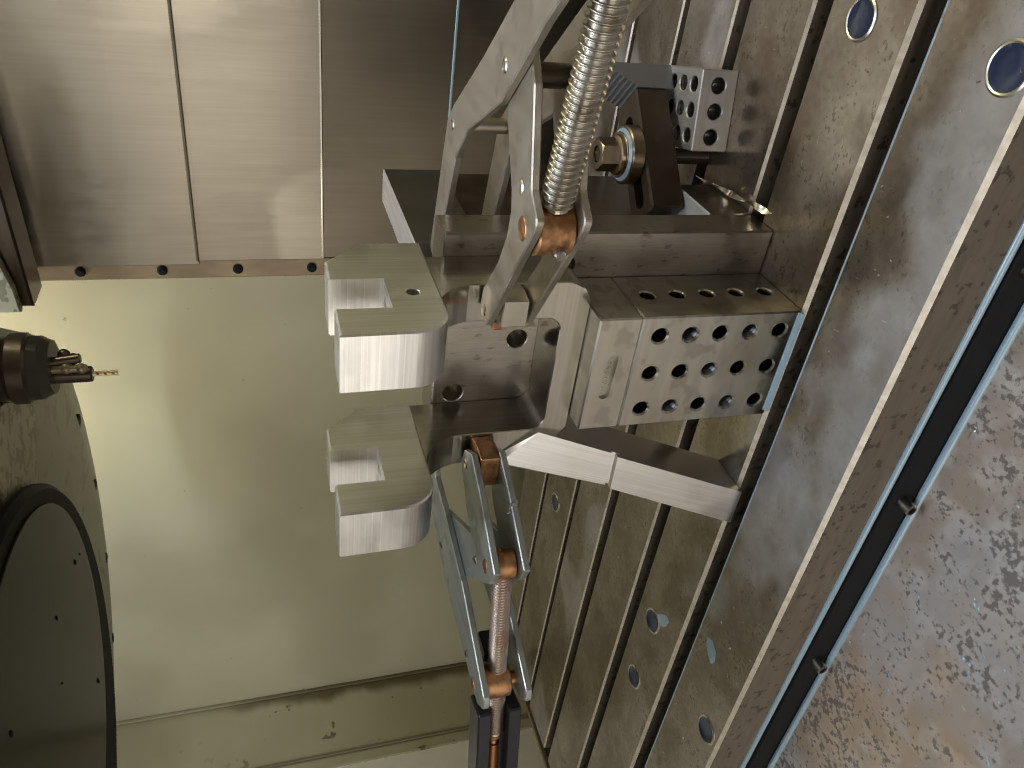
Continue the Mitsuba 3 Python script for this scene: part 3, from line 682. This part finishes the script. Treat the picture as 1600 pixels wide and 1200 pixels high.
def drips():
    r = random.Random(12); V, F = [], []
    def drop(x, y, rx, ry, rot, h):
        n, k0 = 12, len(V); c, q = math.cos(rot), math.sin(rot)
        V.append((x, y, FP + h))
        for m_, hh in ((.6, .75), (1.0, 0.0)):
            for i in range(n):
                a = 2 * math.pi * i / n; g = m_ * r.uniform(.85, 1.12); u, v = rx * g * math.cos(a), ry * g * math.sin(a)
                V.append((x + c * u - q * v, y + q * u + c * v, FP + .0002 + h * hh))
        for i in range(n):
            j = (i + 1) % n; F.append([k0, k0 + 1 + i, k0 + 1 + j])
            F.append([k0 + 1 + i, k0 + 1 + n + i, k0 + 1 + n + j]); F.append([k0 + 1 + i, k0 + 1 + n + j, k0 + 1 + j])
    for x, y, L in [(.02, -.235, .030), (-.06, -.262, .022), (-.12, -.300, .026), (-.03, -.330, .020), (-.20, -.235, .016), (-.25, -.285, .020), (.06, -.290, .024), (-.28, -.350, .018), (-.15, -.210, .012), (.13, -.250, .022)]:
        for k in range(4):
            t = r.uniform(-1, 1) * L * .6; w = 1.15 + r.uniform(-.2, .2)
            drop(x + t * math.cos(w) + r.gauss(0, .002), y + t * math.sin(w), L * r.uniform(.06, .22), r.uniform(.0007, .0017), w, .0006)
    for i in range(160):
        drop(r.uniform(-.45, .22), -.135 - abs(r.gauss(0, .15)), r.uniform(.0006, .0022), r.uniform(.0005, .0012), r.uniform(.8, 1.5), .0005)
    put('coolant_drips', (np.array(V), np.array(F)), 'coolant', smooth=50)
    tag('coolant_drips', 'small pale coolant drips and streaks scattered on the mottled front plate', 'coolant drips', kind='stuff')
drips()
def fillet_strip(key, x0, x1, y, z, s, label):
    put(key, prism([(y, z), (y - s, z), (y, z + s)], 'x', x0, x1), 'coolant'); tag(key, label, 'coolant')
fillet_strip('coolant_fillet', -.105, -.001, -.0002, .0004, .0042, 'pale blue coolant wedge at the bottom edge of the drilled block')

# loose chips
def chips():
    r = random.Random(11); V, F = [], []
    def flake(x, y, z, L, w):
        a = r.uniform(0, math.pi); c, s = math.cos(a), math.sin(a); h = r.uniform(.0003, .0012); k = len(V)
        for u, q, t in ((-L, -w, 0), (L, -w, h), (L * .9, w, h * .4), (-L, w, 0), (0, 0, h * 1.6)):
            V.append((x + c * u - s * q, y + s * u + c * q, z + t + .0002))
        for t in ((0, 1, 4), (1, 2, 4), (2, 3, 4), (3, 0, 4), (0, 3, 2), (0, 2, 1)): F.append([k + t[0], k + t[1], k + t[2]])
    lands = [(TY0 + .004, SLOTS[0][0])] + [(SLOTS[i][1] + .004, SLOTS[i + 1][0]) for i in range(4)]
    for i in range(240):
        x = r.uniform(-.7, .42); a, b = lands[min(4, int(abs(r.gauss(0, 1.3))))]
        y = r.uniform(a, b)
        if -.27 < x < .16 and -.03 < y < .30: continue
        flake(x, y, 0, r.uniform(.0004, .0016), r.uniform(.0002, .0006))
    for i in range(260):
        flake(r.uniform(-.5, .25), -.13 - abs(r.gauss(0, .16)), FP, r.uniform(.0005, .0020), r.uniform(.0002, .0006))
    put('metal_chips', (np.array(V), np.array(F)), 'clamp_steel', smooth=False)
    tag('metal_chips', 'tiny bright metal chips scattered over the table and front plate', 'metal chips', kind='stuff')
chips()

# ------------------------------------------------------------------ tool changer at the top left
def changer():
    c = np.array([-.6215, .1277]); cr, cd = np.array([-.672, .100]), np.array([-.619, .180]); z1, z2 = .700, .722
    key = 'tool_changer'
    hub = revolve([(0, 0), (.276, 0), (.276, .002), (0, .002)], (*c, z1 - .0005), (0, 0, 1), 96)
    put(key + '__hub_cover', hub, 'hub_grey')
    put(key + '__rim', revolve([(.20, .001), (.350, .001), (.357, .008), (.357, .014), (.20, .014)], (*cr, z1 + .0015), (0, 0, 1), 96), 'black_rubber', smooth=40)
    put(key + '__carousel', revolve([(.0, 0), (.440, 0), (.442, .006), (.505, .010), (.512, .016), (.512, .05), (.0, .05)], (*cd, z2 + .001), (0, 0, 1), 128).trim_by_plane((-.819, -.574, 0), -.0478), 'carousel_paint', smooth=25)
    for i in range(20):
        a = 2 * math.pi * (i + .35) / 20; d = np.array([math.cos(a), math.sin(a)]); t = np.array([-d[1], d[0]])
        fin = prism(LineString([(0, 0), (.050, 0)]).buffer(.0080, quad_segs=5), 'z', -.0045, .002)
        p = cd + d * .405
        if (p + d * .06) @ np.array([.819, .574]) > .045: continue
        put(key + '__pocket', fin.transform(np.c_[[*d, 0], [*t, 0], [0, 0, 1.0], [*p, z2 + .0065]]), 'black_rubber')
    sec = [(.25 * math.cos(t), .25 * math.sin(t)) for t in np.linspace(.24, .74, 12)] + [(.372 * math.cos(t), .372 * math.sin(t)) for t in np.linspace(.74, .24, 12)]
    put(key + '__cover_plate', prism(sec, 'z', z2 - .0015, z2 + .0005).translate([cd[0], cd[1], 0]), 'spotted_cover')
    r = random.Random(5)
    for i in range(6):
        a, q = r.uniform(-.6, 2.4), math.sqrt(r.uniform(.05, 1)) * .262
        put(key + '__droplet', Manifold.sphere(r.uniform(.0012, .0030), 12).scale([1.9, .9, .5]).translate([c[0] + q * math.cos(a), c[1] + q * math.sin(a), z1 - .0012]), 'black_rubber')
    tag(key, 'round carousel tool changer with black rim and speckled grey underside', 'tool changer')
    # tool in the carousel
    k = 'tool_holder'; p = np.array([-.2470, .350])
    def v(z, dx=0, dy=0): return (p[0] + dx, p[1] + dy, z)
    put(k + '__body', union([bcyl(v(.712), v(.78), .0375, .003), bcyl(v(.690), v(.712), .0400, .003)]), 'black_oxide')
    put(k + '__collar', revolve([(0, 0), (.030, 0), (.036, .010), (.036, .0205), (0, .0205)], v(.6695), (0, 0, 1), 48), 'hub_grey')
    put(k + '__drill_shank', bcyl(v(.632, -.012), v(.672, -.012), .0092, .0015), 'black_oxide')
    put(k + '__drill', thread(v(.6325, -.012), v(.606, -.012), .0031, .008, .0009, 14, 8), 'brass_bit', smooth=50)
    put(k + '__nozzle', union([bcyl(v(.640, .010 + .004, -.006), v(.672, .010, -.006), .0055, .001), Manifold.sphere(.0068, 20).translate(v(.648, .012, -.004)), Manifold.sphere(.0068, 20).translate(v(.658, .013, .004))]), 'dark_metal')
    put(k + '__nozzle', union([bcyl(v(.634, .004, -.012), v(.672, .004, -.012), .0045, .001), Manifold.sphere(.0060, 20).translate(v(.640, .004, -.012)), Manifold.sphere(.0065, 20).translate(v(.655, .005, -.012))]), 'flange_steel')
    tag(k, 'dark tool holder with slim drill and coolant nozzles hanging from the changer rim', 'tool holder')
changer()

# ------------------------------------------------------------------ lamps outside the picture
lamp('door_window', 'bright open window of the machine door behind the viewer', 'window', -.75, -2.3, .62, 2.6, 1.5, (-.75, 0, .62), DOOR)
lamp('work_lamp', 'cool white strip lamp under the enclosure roof above the table', 'lamp', -.15, -.1, 1.5, 1.2, .12, (-.15, -.05, 0), LED)
lamp('roof_window', 'broad milky roof window of the enclosure above the table', 'window', -.10, -.30, 1.62, 1.7, 1.5, (-.10, -.30, 0), ROOF)
lamp('work_lamp_002', 'added warm lamp out of view that brightens the right end of the back wall', 'lamp', .78, .60, 1.05, .5, .08, (.70, .80, .25), WORK2)  # added unseen lamp, brightens the wall mirrored in the lug faces
lamp('work_lamp_001', 'warm white lamp under the roof near the back wall', 'lamp', -.56, .62, 1.00, .42, .07, (-.52, .74, .35), WORK)
